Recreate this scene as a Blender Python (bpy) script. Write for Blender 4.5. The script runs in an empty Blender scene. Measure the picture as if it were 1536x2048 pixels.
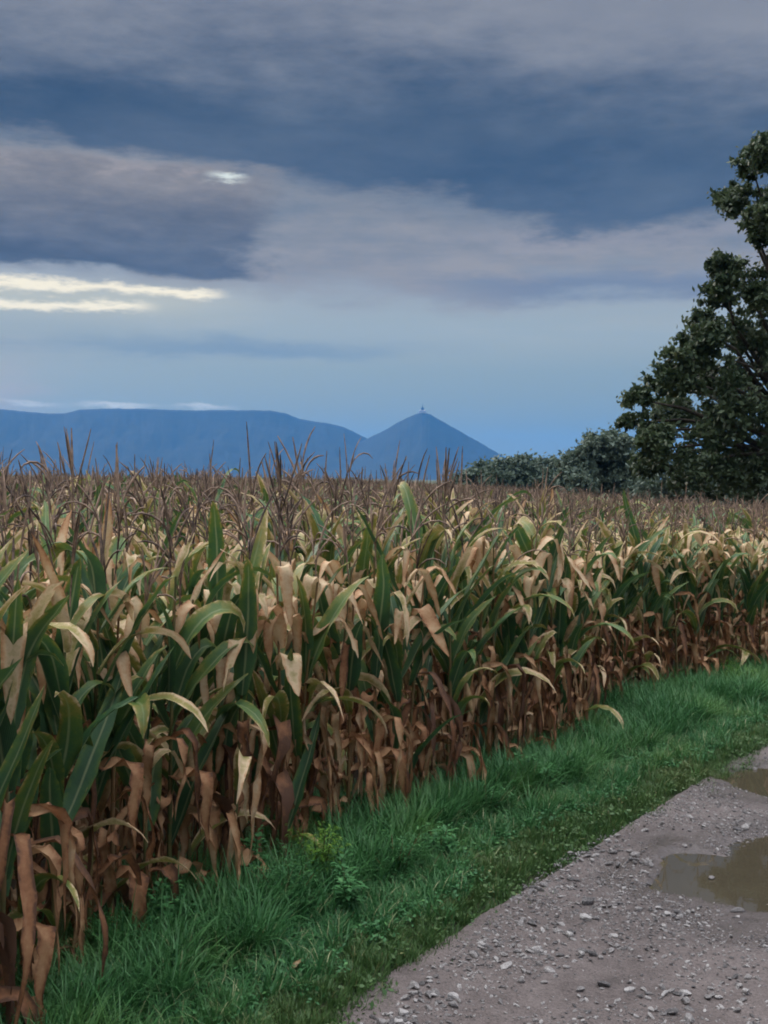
import bpy, math, random
import numpy as np
from mathutils import Vector, Matrix, Euler, Quaternion

random.seed(11)
RNG = np.random.default_rng(7)
sc = bpy.context.scene
COL = sc.collection

# ------------------------------------------------------------------ camera
F_PX, PW, PH = 2400.0, 1536.0, 2048.0
CAM_H = 2.10
PITCH = math.atan((PH / 2 - 958.0) / F_PX)
ROLL = math.radians(0.7)
cam_d = bpy.data.cameras.new('camera')
cam_d.sensor_fit = 'VERTICAL'
cam_d.sensor_height = 36.0
cam_d.lens = 36.0 * F_PX / PH
cam_d.clip_start = 0.05
cam_d.clip_end = 60000
cam = bpy.data.objects.new('camera', cam_d)
COL.objects.link(cam)
cam.matrix_world = (Matrix.Translation((0, 0, CAM_H)) @ Matrix.Rotation(math.pi / 2 - PITCH, 4, 'X')
                    @ Matrix.Rotation(ROLL, 4, 'Z'))
sc.camera = cam
CM = cam.matrix_world.copy()


def ray(px, py):
    d = Vector(((px - PW / 2) / F_PX, -(py - PH / 2) / F_PX, -1.0))
    return (CM.to_3x3() @ d)


def ground(px, py, z=0.0):
    d = ray(px, py)
    k = (z - CAM_H) / d.z
    return Vector((d.x * k, d.y * k, z))


def at(px, py, dist):
    d = ray(px, py)
    k = dist / d.y
    return Vector((d.x * k, dist, CAM_H + d.z * k))


def srgb(r, g, b):
    def f(c):
        c /= 255.0
        return c / 12.92 if c <= 0.04045 else ((c + 0.055) / 1.055) ** 2.4
    return (f(r), f(g), f(b))


# ------------------------------------------------------------------ node helper
class E:
    """a socket with arithmetic, for writing node graphs as formulas"""
    def __init__(self, nt, s):
        self.nt, self.s = nt, s

    def _m(self, op, *a, clamp=False):
        n = self.nt.nodes.new('ShaderNodeMath')
        n.operation = op
        n.use_clamp = clamp
        for i, v in enumerate((self,) + a):
            if isinstance(v, E):
                self.nt.links.new(v.s, n.inputs[i])
            else:
                n.inputs[i].default_value = v
        return E(self.nt, n.outputs[0])

    def __add__(self, o): return self._m('ADD', o)
    def __radd__(self, o): return self._m('ADD', o)
    def __sub__(self, o): return self._m('SUBTRACT', o)
    def __mul__(self, o): return self._m('MULTIPLY', o)
    def __rmul__(self, o): return self._m('MULTIPLY', o)
    def __truediv__(self, o): return self._m('DIVIDE', o)
    def __neg__(self): return self._m('MULTIPLY', -1.0)
    def clamp(self): return self._m('ADD', 0.0, clamp=True)
    def pow(self, p): return self._m('POWER', p)
    def abs(self): return self._m('ABSOLUTE')

    def ss(self, a, b, o0=0.0, o1=1.0):
        n = self.nt.nodes.new('ShaderNodeMapRange')
        n.interpolation_type = 'SMOOTHSTEP'
        self.nt.links.new(self.s, n.inputs[0])
        for i, v in ((1, a), (2, b), (3, o0), (4, o1)):
            if isinstance(v, E):
                self.nt.links.new(v.s, n.inputs[i])
            else:
                n.inputs[i].default_value = v
        return E(self.nt, n.outputs[0])

    def bump(self, c, w):            # a soft hill round c
        return ((self - c) / w).abs().ss(0.0, 1.0, 1.0, 0.0)


def mixc(nt, a, b, f):
    n = nt.nodes.new('ShaderNodeMix')
    n.data_type = 'RGBA'
    for v, i in ((f, 0), (a, 6), (b, 7)):
        if isinstance(v, E):
            nt.links.new(v.s, n.inputs[i])
        elif i == 0:
            n.inputs[0].default_value = v
        else:
            n.inputs[i].default_value = (*v[:3], 1)
    return E(nt, n.outputs[2])


def grey(nt, e):
    n = nt.nodes.new('ShaderNodeCombineXYZ')
    for i in range(3):
        nt.links.new(e.s, n.inputs[i])
    return E(nt, n.outputs[0])


def mulc(nt, a, b):
    n = nt.nodes.new('ShaderNodeMix')
    n.data_type = 'RGBA'
    n.blend_type = 'MULTIPLY'
    n.inputs[0].default_value = 1
    for v, i in ((a, 6), (b, 7)):
        if isinstance(v, E):
            nt.links.new(v.s, n.inputs[i])
        else:
            n.inputs[i].default_value = (*v[:3], 1)
    return E(nt, n.outputs[2])


def noise(nt, vec, scale, detail=3, rough=0.5, stretch=None, offset=None):
    if stretch or offset:
        m = nt.nodes.new('ShaderNodeMapping')
        nt.links.new(vec, m.inputs[0])
        if stretch:
            m.inputs['Scale'].default_value = stretch
        if offset:
            m.inputs['Location'].default_value = offset
        vec = m.outputs[0]
    n = nt.nodes.new('ShaderNodeTexNoise')
    n.inputs['Scale'].default_value = scale
    n.inputs['Detail'].default_value = detail
    n.inputs['Roughness'].default_value = rough
    nt.links.new(vec, n.inputs['Vector'])
    return E(nt, n.outputs['Fac'])


def ramp(nt, fac, stops):
    n = nt.nodes.new('ShaderNodeValToRGB')
    el = n.color_ramp.elements
    while len(el) < len(stops):
        el.new(0.5)
    for e, (p, c) in zip(el, stops):
        e.position = p
        e.color = (*c[:3], 1)
    nt.links.new(fac.s if isinstance(fac, E) else fac, n.inputs[0])
    return E(nt, n.outputs[0])


# ------------------------------------------------------------------ world: evening sky with broken cloud decks
SUN_AZ, SUN_EL = -38.0, 26.0           # degrees left of the view, above the horizon
world = bpy.data.worlds.new('World')
sc.world = world
world.use_nodes = True
wt = world.node_tree
wt.nodes.clear()
w_out = wt.nodes.new('ShaderNodeOutputWorld')
w_bg = wt.nodes.new('ShaderNodeBackground')
w_bg.inputs['Strength'].default_value = 0.1
wt.links.new(w_bg.outputs[0], w_out.inputs[0])
tc = wt.nodes.new('ShaderNodeTexCoord')
D = tc.outputs['Generated']
sep = wt.nodes.new('ShaderNodeSeparateXYZ')
wt.links.new(D, sep.inputs[0])
dx, dy, dz = (E(wt, sep.outputs[i]) for i in range(3))
az = dx._m('ARCTAN2', dy) * (180 / math.pi)
el = dz._m('ARCSINE') * (180 / math.pi)
nA = noise(wt, D, 3.2, 3, 0.5, (1, 1, 3.2)) - 0.5
nB = noise(wt, D, 9.0, 6, 0.60, (1, 1, 3.0), (3.1, 1.7, 0.4)) - 0.5
nC = noise(wt, D, 26.0, 6, 0.65, (1, 1, 3.6), (0.3, 5.7, 2.4)) - 0.5
nS = noise(wt, D, 5.0, 4, 0.55, (1, 1, 9.0), (7.3, 0.7, 1.4)) - 0.5   # long flat streaks
u = az + nA * 6.0 + nB * 8.0 + nC * 2.5
v = el + nA * 3.5 + nB * 4.6 + nC * 1.8
vf = el + nB * 1.6 + nC * 0.9 + nS * 1.4
S = srgb
nish = wt.nodes.new('ShaderNodeTexSky')
nish.sky_type = 'NISHITA'
nish.sun_disc = False
nish.sun_elevation = math.radians(SUN_EL)
nish.sun_rotation = math.radians(SUN_AZ)
nish.dust_density = 1.5
low = ramp(wt, (el / 16.0).clamp(), [(0.0, S(140, 152, 140)), (0.16, S(130, 148, 148)), (0.32, S(140, 158, 164)),
                                    (0.44, S(160, 172, 178)), (0.60, S(150, 160, 174)), (1.0, S(112, 130, 160))])
scale10 = mulc(wt, low, (10, 10, 10))
nz = mulc(wt, E(wt, nish.outputs[0]), (0.75, 0.85, 1.1))
c = mixc(wt, scale10, nz, 0.10)


def lay(c, col, m):
    """one cloud deck of colour col (radiance, sRGB as seen) with mask m"""
    if not isinstance(col, E):
        col = tuple(10 * k for k in S(*col))
    return mixc(wt, c, col, m)


# thin streaks in the lower clear band
c = lay(c, (152, 170, 184), (vf.bump(7.2, 1.6) * (nS + 0.5).ss(0.42, 0.62) * 0.55))
c = lay(c, (90, 122, 162), (vf.bump(6.1, 0.9) * u.ss(8, -10) * (nS + 0.5).ss(0.35, 0.6) * 0.55))
c = lay(c, (188, 176, 170), (u.ss(-13, -21) * el.bump(3.6, 4.2) * 0.8 * az.ss(-70, -40)))
c = lay(c, (150, 166, 176), (u.ss(-4, -16) * el.bump(6.6, 2.6) * 0.6 * az.ss(-70, -40)))
# lilac grey sheet
sheet_col = mixc(wt, tuple(10 * k for k in S(108, 120, 140)), tuple(10 * k for k in S(148, 149, 158)),
                 (nS * 2.0 + nB * 1.8 + nC * 0.8 + 0.5).clamp())
c = lay(c, sheet_col, (v.ss(8.0, 10.4) * 0.92))
c = lay(c, (108, 122, 152), vf.bump(9.2, 1.0) * az.ss(-1, 8) * 0.75)
c = lay(c, (162, 160, 172), (vf.bump(11.3, 0.8) * az.ss(0, 8) * 0.38))
# dark slate blue deck: its lower rim falls from left to right
rim = az.ss(-12, 12, 14.6, 10.9)
tv = (v - rim)
dark_col = mixc(wt, tuple(10 * k for k in S(50, 72, 104)), tuple(10 * k for k in S(88, 104, 130)),
                (nA * 1.8 + nB * 1.3 + nC * 0.5 + az.ss(-16, 17) * 0.45 + 0.22).clamp())
c = lay(c, dark_col, (tv.ss(-0.2, 1.3) * 0.97))
# grey ceiling that goes on to the zenith, brighter overhead as an overcast sky is
top_col = ramp(wt, (el / 90.0).clamp(), [(0.0, S(122, 130, 150)), (0.24, S(130, 137, 155)), (0.36, S(180, 184, 196)),
                                         (0.6, (1.9, 1.92, 2.0)), (1.0, (3.0, 3.0, 3.0))])
top_col = mulc(wt, top_col, (10, 10, 10))
top_col = mulc(wt, top_col, mixc(wt, (0.70, 0.76, 0.86), (1.20, 1.18, 1.15), (nA * 1.4 + nB * 0.9 + nC * 0.35 + 0.5).clamp()))
c = lay(c, top_col, (v + az.ss(0, 16) * 1.6).ss(16.8, 22.0))
# heavy cloud bank at the left with a flat dark base and a paler pinkish top
bank = ramp(wt, ((vf - 9.3) / 5.6).clamp(), [(0.0, S(70, 82, 104)), (0.25, S(90, 99, 118)), (0.6, S(122, 124, 134)),
                                            (1.0, S(150, 148, 154))])
bank = mulc(wt, bank, mixc(wt, (7.2, 7.4, 7.9), (12.6, 12.3, 12.0), (nB * 1.8 + nC * 1.1 + 0.5).clamp()))
bm = vf.ss(9.25, 9.75) * v.ss(15.0, 13.9) * u.ss(-3.6, -7.0) * az.ss(-62, -40)
c = lay(c, bank, bm * 0.95)
c = lay(c, (168, 162, 170), v.bump(14.2, 0.55) * u.ss(-6, -9) * az.ss(-62, -40) * (nB + nC + 0.5).ss(0.3, 0.7) * 0.55)
# gaps that let the last light through
vs = el + nB * 0.9 + nC * 1.1 + nS * 0.9
slit1 = vs.bump(8.55, 0.36) * (az + nB * 2).ss(-7.2, -8.8)
slit2 = vs.bump(7.75, 0.34) * (az + nB * 2).ss(-10.5, -12.5)
c = lay(c, (190, 196, 190), (el.bump(8.1, 1.3) * az.ss(-4, -12) * az.ss(-45, -25)) * 0.75)
c = lay(c, (250, 246, 230), ((slit1 + slit2) * az.ss(-42, -26)).clamp())
c = lay(c, (215, 230, 238), vs.bump(13.75, 0.30) * (az + nC * 2).bump(-7.6, 1.3))
c = lay(c, (205, 212, 214), (el + nC * 1.0).bump(3.30, 0.20) * (az.bump(-12.6, 2.6) + az.bump(-8.6, 2.0) * .8 + az.bump(-16.5, 2.0) * .7).clamp())
c = mulc(wt, c, grey(wt, el.ss(20, 55, 0.475, 0.66)))
c = mulc(wt, c, mixc(wt, (1.0, 0.93, 0.80), (1, 1, 1), el.ss(22, 45)))
wt.links.new(c.s, w_bg.inputs['Color'])

# ------------------------------------------------------------------ sun, diffused by the cloud
sun_d = bpy.data.lights.new('sun', 'SUN')
sun_d.energy = 1.1
sun_d.angle = math.radians(25)
sun_d.color = (1.0, 0.93, 0.82)
sun = bpy.data.objects.new('sun', sun_d)
COL.objects.link(sun)
a, e = math.radians(SUN_AZ), math.radians(SUN_EL)
sdir = Vector((math.sin(a) * math.cos(e), math.cos(a) * math.cos(e), math.sin(e)))
sun.rotation_euler = sdir.to_track_quat('Z', 'Y').to_euler()

sc.view_settings.view_transform = 'Standard'
sc.view_settings.look = 'None'
sc.view_settings.gamma = 1
sc.view_settings.use_curve_mapping = False
sc.view_settings.exposure = 1.25
sc.render.engine = 'CYCLES'
sc.cycles.max_bounces = 5
sc.cycles.diffuse_bounces = 3
sc.cycles.glossy_bounces = 2
sc.cycles.transmission_bounces = 3
sc.cycles.volume_bounces = 1
sc.cycles.transparent_max_bounces = 4
sc.cycles.use_denoising = True
sc.cycles.pixel_filter_type = 'BLACKMAN_HARRIS'
sc.cycles.filter_width = 1.9
sc.cycles.caustics_reflective = False
sc.cycles.caustics_refractive = False


# ------------------------------------------------------------------ object helpers
def tag(o, label=None, cat=None, group=None, kind=None):
    if label: o['label'] = label
    if cat: o['category'] = cat
    if group: o['group'] = group
    if kind: o['kind'] = kind
    return o


def empty(name, loc=(0, 0, 0)):
    o = bpy.data.objects.new(name, None)
    o.empty_display_size = 0.1
    o.location = loc
    COL.objects.link(o)
    return o


def mesh_of(name, V, Fa, mats, midx=None, attrs=None, smooth=True):
    """numpy verts (n,3) and faces (list or (m,k) array) to a mesh"""
    me = bpy.data.meshes.new(name)
    if isinstance(Fa, np.ndarray):
        m, k = Fa.shape
        me.vertices.add(len(V))
        me.vertices.foreach_set('co', np.ascontiguousarray(V, dtype=np.float32).ravel())
        me.loops.add(m * k)
        me.loops.foreach_set('vertex_index', Fa.astype(np.int32).ravel())
        me.polygons.add(m)
        me.polygons.foreach_set('loop_start', np.arange(0, m * k, k, dtype=np.int32))
        me.polygons.foreach_set('loop_total', np.full(m, k, dtype=np.int32))
        me.update(calc_edges=True)
    else:
        me.from_pydata([tuple(p) for p in V], [], Fa)
    for mt in (mats if isinstance(mats, (list, tuple)) else [mats]):
        me.materials.append(mt)
    if midx is not None:
        me.polygons.foreach_set('material_index', np.asarray(midx, dtype=np.int32))
    if smooth:
        me.polygons.foreach_set('use_smooth', np.ones(len(me.polygons), dtype=bool))
    for k_, val in (attrs or {}).items():
        at_ = me.attributes.new(k_, 'FLOAT', 'POINT')
        at_.data.foreach_set('value', np.asarray(val, dtype=np.float32))
    me.update()
    return me


def link(name, me, parent=None, loc=None, rot=None, scl=None):
    o = bpy.data.objects.new(name, me)
    COL.objects.link(o)
    if parent is not None:
        o.parent = parent
    if loc is not None: o.location = loc
    if rot is not None: o.rotation_euler = rot
    if scl is not None: o.scale = scl
    return o


class Bag:
    """collects pieces (verts, quad faces, attrs, material index) into one mesh"""
    def __init__(self):
        self.V, self.F, self.A, self.B, self.M, self.n = [], [], [], [], [], 0

    def add(self, V, F, dry, across, m=0):
        self.V.append(V); self.F.append(F + self.n)
        self.A.append(dry); self.B.append(across); self.M.append(np.full(len(F), m))
        self.n += len(V)

    def mesh(self, name, mats):
        return mesh_of(name, np.concatenate(self.V), np.concatenate(self.F), mats, np.concatenate(self.M),
                       {'dry': np.concatenate(self.A), 'across': np.concatenate(self.B)})


def vnoise(x, y, seed=0):
    """smooth value noise in numpy, 0..1"""
    xi, yi = np.floor(x).astype(np.int64), np.floor(y).astype(np.int64)
    fx, fy = x - xi, y - yi
    fx, fy = fx * fx * (3 - 2 * fx), fy * fy * (3 - 2 * fy)

    def h(i, j):
        k = (i * 374761393 + j * 668265263 + seed * 1442695041) & 0xffffffff
        k = ((k ^ (k >> 13)) * 1274126177) & 0xffffffff
        return ((k ^ (k >> 16)) & 0xffff) / 65535.0
    a_, b_, c_, d_ = h(xi, yi), h(xi + 1, yi), h(xi, yi + 1), h(xi + 1, yi + 1)
    return (a_ * (1 - fx) + b_ * fx) * (1 - fy) + (c_ * (1 - fx) + d_ * fx) * fy


def fbm(x, y, oct=4, seed=0):
    s, am, t = 0, 0.5, 0
    for k in range(oct):
        s = s + am * vnoise(x * 2 ** k, y * 2 ** k, seed + k); t += am; am *= 0.5
    return s / t


# ------------------------------------------------------------------ materials
def new_mat(name):
    m = bpy.data.materials.new(name)
    m.use_nodes = True
    nt = m.node_tree
    b = nt.nodes['Principled BSDF']
    return m, nt, b


def objrand(nt):
    n = nt.nodes.new('ShaderNodeObjectInfo')
    return E(nt, n.outputs['Random'])


def attr(nt, name):
    n = nt.nodes.new('ShaderNodeAttribute')
    n.attribute_name = name
    return E(nt, n.outputs['Fac'])


def pos(nt):
    return nt.nodes.new('ShaderNodeNewGeometry').outputs['Position']


def objco(nt):
    return nt.nodes.new('ShaderNodeTexCoord').outputs['Object']


def bumpn(nt, b, h, dist, strength=1.0):
    n = nt.nodes.new('ShaderNodeBump')
    n.inputs['Distance'].default_value = dist
    n.inputs['Strength'].default_value = strength
    nt.links.new(h.s, n.inputs['Height'])
    nt.links.new(n.outputs[0], b.inputs['Normal'])


def translucent(nt, b, col, f):
    out = nt.nodes['Material Output']
    t = nt.nodes.new('ShaderNodeBsdfTranslucent')
    nt.links.new(col.s, t.inputs['Color'])
    mx = nt.nodes.new('ShaderNodeMixShader')
    mx.inputs[0].default_value = f
    nt.links.new(b.outputs[0], mx.inputs[1])
    nt.links.new(t.outputs[0], mx.inputs[2])
    nt.links.new(mx.outputs[0], out.inputs[0])


LEAF_RAMP = [(0.0, (0.030, 0.082, 0.042)), (0.18, (0.050, 0.125, 0.045)), (0.32, (0.105, 0.170, 0.035)),
             (0.45, (0.28, 0.23, 0.055)), (0.58, (0.68, 0.51, 0.32)), (0.72, (0.54, 0.31, 0.16)),
             (0.88, (0.31, 0.135, 0.060)), (1.0, (0.11, 0.050, 0.027))]


def corn_leaf_material():
    m, nt, b = new_mat('corn_leaf')
    dry, acr = attr(nt, 'dry'), attr(nt, 'across')
    oc = objco(nt)
    n1 = noise(nt, oc, 9, 4, 0.6) - 0.5
    n2 = noise(nt, oc, 60, 3, 0.6) - 0.5
    n3 = noise(nt, oc, 26, 3, 0.6, (1, 1, 1), (4.2, 1.1, 7.7)) - 0.5
    edge = acr.abs().ss(0.45, 1.0) * (n3 + 0.12).ss(0.0, 0.25) * 0.17
    f = (dry + n1 * 0.34 + n2 * 0.16 + edge + (objrand(nt) - 0.5) * 0.12).clamp()
    col = ramp(nt, f, LEAF_RAMP)
    rib = acr.abs().ss(0.16, 0.03)                 # pale midrib
    veins = (acr * 62.0)._m('SINE') * 0.5 + 0.5
    col = mixc(nt, col, mulc(nt, col, (0.72, 0.74, 0.74)), veins * 0.45)
    col = mixc(nt, col, (0.30, 0.34, 0.17), rib * f.ss(0.6, 0.2) * 0.6)
    nt.links.new(col.s, b.inputs['Base Color'])
    rg = f.ss(0.3, 0.6, 0.50, 0.78)
    nt.links.new(rg.s, b.inputs['Roughness'])
    b.inputs['Specular IOR Level'].default_value = 0.5
    bumpn(nt, b, veins + n2 * 2, 0.0012, 0.6)
    translucent(nt, b, col, 0.22)
    return m


def simple_mat(name, c1, c2, scale=20, rough=0.8, bumpd=0.0, world_space=False, rnd=0.0, spec=0.3, detail=4):
    m, nt, b = new_mat(name)
    vec = pos(nt) if world_space else objco(nt)
    n = noise(nt, vec, scale, detail, 0.6)
    f = n.ss(0.3, 0.7)
    if rnd:
        f = (f + (objrand(nt) - 0.5) * rnd).clamp()
    col = mixc(nt, c1, c2, f)
    nt.links.new(col.s, b.inputs['Base Color'])
    b.inputs['Roughness'].default_value = rough
    b.inputs['Specular IOR Level'].default_value = spec
    if bumpd:
        bumpn(nt, b, n, bumpd)
    return m


M_LEAF = corn_leaf_material()
M_STALK = simple_mat('corn_stalk', (0.06, 0.075, 0.025), (0.19, 0.11, 0.05), 6, 0.6, rnd=0.8)
M_TASSEL = simple_mat('corn_tassel', (0.055, 0.038, 0.034), (0.31, 0.210, 0.150), 14, 0.85, rnd=0.7)
M_HUSK = simple_mat('corn_husk', (0.17, 0.12, 0.055), (0.34, 0.22, 0.11), 22, 0.7, 0.002, rnd=0.6)
M_SOIL = simple_mat('field_soil', (0.035, 0.024, 0.017), (0.075, 0.052, 0.036), 14, 0.95, 0.02, True)
M_VERGE = simple_mat('verge_soil', (0.018, 0.030, 0.012), (0.045, 0.050, 0.024), 9, 0.95, 0.02, True)
M_FAR = simple_mat('far_meadow', (0.035, 0.055, 0.022), (0.075, 0.075, 0.035), 0.01, 0.95, 0, True)
M_BARK = simple_mat('bark', (0.035, 0.028, 0.022), (0.085, 0.070, 0.055), 5, 0.9, 0.03)
M_FOREST = simple_mat('mountain_forest', (0.008, 0.013, 0.011), (0.014, 0.020, 0.015), 0.012, 0.95, 0, True, detail=6)
M_STONEB = simple_mat('pale_masonry', (0.42, 0.40, 0.37), (0.50, 0.48, 0.45), 0.3, 0.85)


def foliage_material(name, c1, c2, c3, f=0.22, scale=0.8, rough=0.55, warm=None):
    m, nt, b = new_mat(name)
    d = attr(nt, 'dry')
    n = noise(nt, pos(nt), scale, 3, 0.6)
    col = mixc(nt, c1, c2, (d + (n - 0.5) * 0.9).clamp())
    if warm:
        n5 = noise(nt, pos(nt), 0.9, 4, 0.65, (1, 1, 1), (5, 2, 0))
        col = mixc(nt, col, warm, (n5.ss(0.46, 0.66) * 0.55))
    col = mixc(nt, col, c3, d.ss(0.86, 1.0) * 0.7)
    nt.links.new(col.s, b.inputs['Base Color'])
    b.inputs['Roughness'].default_value = rough
    b.inputs['Specular IOR Level'].default_value = 0.35
    translucent(nt, b, col, f)
    return m


M_WALNUT = foliage_material('walnut_leaves', (0.036, 0.062, 0.030), (0.085, 0.115, 0.052), (0.10, 0.10, 0.03), scale=0.5)
M_HEDGE = foliage_material('hedge_leaves', (0.085, 0.122, 0.090), (0.135, 0.178, 0.125), (0.19, 0.22, 0.16), scale=0.2)  # leaf colours paled and greyed, distance haze put into them
M_GRASS = foliage_material('grass_blades', (0.030, 0.120, 0.036), (0.092, 0.235, 0.078), (0.42, 0.40, 0.22), 0.25, 1.6, 0.5, (0.125, 0.235, 0.055))
M_GRASSO = foliage_material('olive_grass_blades', (0.045, 0.110, 0.030), (0.110, 0.185, 0.060), (0.26, 0.22, 0.10), 0.25, 1.6, 0.5, (0.13, 0.17, 0.06))
M_WEED = foliage_material('weed_leaves', (0.026, 0.11, 0.036), (0.065, 0.20, 0.062), (0.12, 0.28, 0.08), 0.25, 3.0)
M_WEEDY = foliage_material('yellow_weed_leaves', (0.055, 0.15, 0.022), (0.13, 0.26, 0.03), (0.24, 0.34, 0.05), 0.25, 3.0)


# ------------------------------------------------------------------ row frame: t along the field edge, n into the field
P0 = ground(30, 2085); P1 = ground(1480, 1388)
UX, UY = (P1 - P0).normalized().x, (P1 - P0).normalized().y
NX, NY = -UY, UX


def TN(t, n):
    return (P0.x + UX * t + NX * n, P0.y + UY * t + NY * n)


def toTN(x, y):
    rx, ry = x - P0.x, y - P0.y
    return rx * UX + ry * UY, rx * NX + ry * NY


edge_px = [(560, 2160), (700, 2048), (820, 1945), (950, 1850), (1050, 1760), (1130, 1695), (1250, 1640), (1330, 1600), (1400, 1555), (1450, 1525), (1536, 1497)]
edge_tn = [toTN(*ground(*p).xy) for p in edge_px]
ET = np.array([-30] + [p[0] for p in edge_tn] + [40]); EN = np.array([edge_tn[0][1]] + [p[1] for p in edge_tn] + [edge_tn[-1][1]])
print('edge tn', [(round(a, 2), round(b, 2)) for a, b in edge_tn], 'P0', P0, 'dir', UX, UY)


corn_px = [(-200, 2290), (20, 2150), (160, 1965), (330, 1880), (530, 1788), (700, 1695), (860, 1634), (1000, 1572), (1120, 1512), (1200, 1440), (1330, 1392), (1480, 1362), (1640, 1340)]
_c = [toTN(*ground(*p).xy) for p in corn_px]
CT = np.array([p[0] for p in _c]); CN = np.array([p[1] for p in _c])
print('corn edge', [(round(a, 2), round(b, 2)) for a, b in _c])


def corn_edge(t):
    """the crop's margin wanders a little either side of a straight row"""
    return np.interp(t, CT, CN)


def track_edge(t):
    return np.interp(t, ET, EN)


# ------------------------------------------------------------------ ground sheets
def sheet(name, mat, ts, ns, zf, kind='structure'):
    T, N = np.meshgrid(ts, ns, indexing='ij')
    X = P0.x + UX * T + NX * N; Y = P0.y + UY * T + NY * N
    Z = zf(T, N, X, Y)
    V = np.stack([X, Y, Z], -1).reshape(-1, 3)
    a_, b_ = T.shape
    i = np.arange(a_ * b_).reshape(a_, b_)
    Fc = np.stack([i[:-1, :-1], i[1:, :-1], i[1:, 1:], i[:-1, 1:]], -1).reshape(-1, 4)
    return V, Fc


def quad_ground():
    V = np.array([(-11000, -2000, -0.16), (11000, -2000, -0.16), (11000, 13000, -0.16), (-11000, 13000, -0.16)], float)
    me = mesh_of('ground', V, np.array([[0, 1, 2, 3]]), M_FAR, smooth=False)
    return tag(link('ground', me), kind='structure')


quad_ground()
V, Fc = sheet('field', M_SOIL, np.linspace(-40, 130, 171), np.linspace(-0.25, 110, 160), lambda T, N, X, Y: 0.03 * (fbm(X * 2, Y * 2, 3, 5) - 0.5))
tag(link('field_soil', mesh_of('field_soil', V, Fc, M_SOIL)), kind='structure')

PUD = [(ground(1500, 1728), 0.43), (ground(1405, 1742), 0.24), (ground(1660, 1716), 0.64), (ground(1464, 1766), 0.20),
       (ground(1600, 1554), 0.46), (ground(1525, 1554), 0.27), (ground(1760, 1556), 0.7)]
PX = np.array([p[0].x for p in PUD]); PY = np.array([p[0].y for p in PUD]); PR = np.array([p[1] for p in PUD])
WATER_Z = -0.064


def pud_field(X, Y, grow=0.0):
    m = np.zeros_like(X)
    wx = X + .30 * (fbm(X * 3.5, Y * 3.5, 3, 61) - .5); Y = Y + .26 * (fbm(X * 3.5 + 9, Y * 3.5, 3, 62) - .5); X = wx
    for k in range(len(PX)):
        d = np.sqrt((X - PX[k]) ** 2 + (Y - PY[k]) ** 2 * 1.0) / (PR[k] + grow)
        m = np.maximum(m, np.clip(1.25 - d, 0, 1.25) / 1.25 * (1.0 if PR[k] > .3 else 1.2))
    return m


def track_z(X, Y):
    z = -0.034 + 0.022 * (fbm(X * 0.9, Y * 0.9, 3, 21) - 0.5) + 0.020 * (fbm(X * 5, Y * 5, 3, 31) - 0.5) \
        + 0.014 * (fbm(X * 22, Y * 22, 3, 41) - 0.5)
    w = pud_field(X, Y)
    wide = pud_field(X, Y, 0.55)
    z = z - 0.008 * np.clip(wide * 2, 0, 1)
    z = z - 0.13 * np.clip(w, 0, 0.6)
    return z


def track_material():
    m, nt, b = new_mat('gravel_track')
    p = pos(nt)
    wet = attr(nt, 'wet')
    big = noise(nt, p, 1.3, 4, 0.6)
    mid = noise(nt, p, 9, 4, 0.65)
    fine = noise(nt, p, 70, 4, 0.75)
    vor = nt.nodes.new('ShaderNodeTexVoronoi')
    vor.inputs['Scale'].default_value = 95
    nt.links.new(p, vor.inputs['Vector'])
    vd = E(nt, vor.outputs['Distance'])
    f = (mid * 0.6 + fine * 0.9 + big * 0.9 - 0.78).clamp()
    col = ramp(nt, f, [(0.0, (0.036, 0.028, 0.025)), (0.3, (0.090, 0.070, 0.064)), (0.6, (0.146, 0.118, 0.109)), (1.0, (0.26, 0.225, 0.21))])
    speck = vor.outputs['Color']
    sx = nt.nodes.new('ShaderNodeSeparateXYZ')
    nt.links.new(speck, sx.inputs[0])
    grit = E(nt, sx.outputs[0])
    col = mixc(nt, col, mulc(nt, col, (1.7, 1.68, 1.66)), grit.ss(0.80, 0.98) * vd.ss(0.5, 0.2) * 0.7)
    col = mixc(nt, col, mulc(nt, col, (0.45, 0.44, 0.44)), grit.ss(0.18, 0.02) * 0.6)
    wm = (wet + (mid - 0.5) * 0.5).ss(0.25, 0.7)
    col = mixc(nt, col, mulc(nt, col, (0.62, 0.60, 0.58)), wm * 0.8)
    nt.links.new(col.s, b.inputs['Base Color'])
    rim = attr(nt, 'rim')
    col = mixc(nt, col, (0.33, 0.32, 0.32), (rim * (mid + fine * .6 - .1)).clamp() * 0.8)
    rr = wm.ss(0.0, 1.0, 0.86, 0.16)
    nt.links.new(rr.s, b.inputs['Roughness'])
    bumpn(nt, b, fine + vd * 0.6, 0.007, 0.9)
    return m


M_TRACK = track_material()
ts = np.concatenate([np.arange(-14, -1.2, 0.3), np.arange(-1.2, 9.5, 0.02), np.arange(9.5, 60, 0.4)])
ns = np.concatenate([np.arange(-6.1, -4.6, 0.25), np.arange(-4.6, -0.75, 0.02)])
V, Fc = sheet('track', M_TRACK, ts, ns, lambda T, N, X, Y: track_z(X, Y))
wetv = np.clip(pud_field(V[:, 0], V[:, 1], 0.42) * 1.5, 0, 1)
gp = ground(1480, 1830)
wetv = np.maximum(wetv, np.clip(1.3 - np.hypot(V[:, 0] - gp.x, V[:, 1] - gp.y) / 0.42, 0, 1))
_pf = pud_field(V[:, 0], V[:, 1])
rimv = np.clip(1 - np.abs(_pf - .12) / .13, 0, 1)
rimv = np.maximum(rimv, .75 * np.clip(1.4 - np.hypot((V[:, 0] - gp.x - .05) / 1.6, V[:, 1] - gp.y - .02) / 0.22, 0, 1) * (_pf < .2))  # pale-colour mask patch: silt plus the sky's reflection painted in
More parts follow.
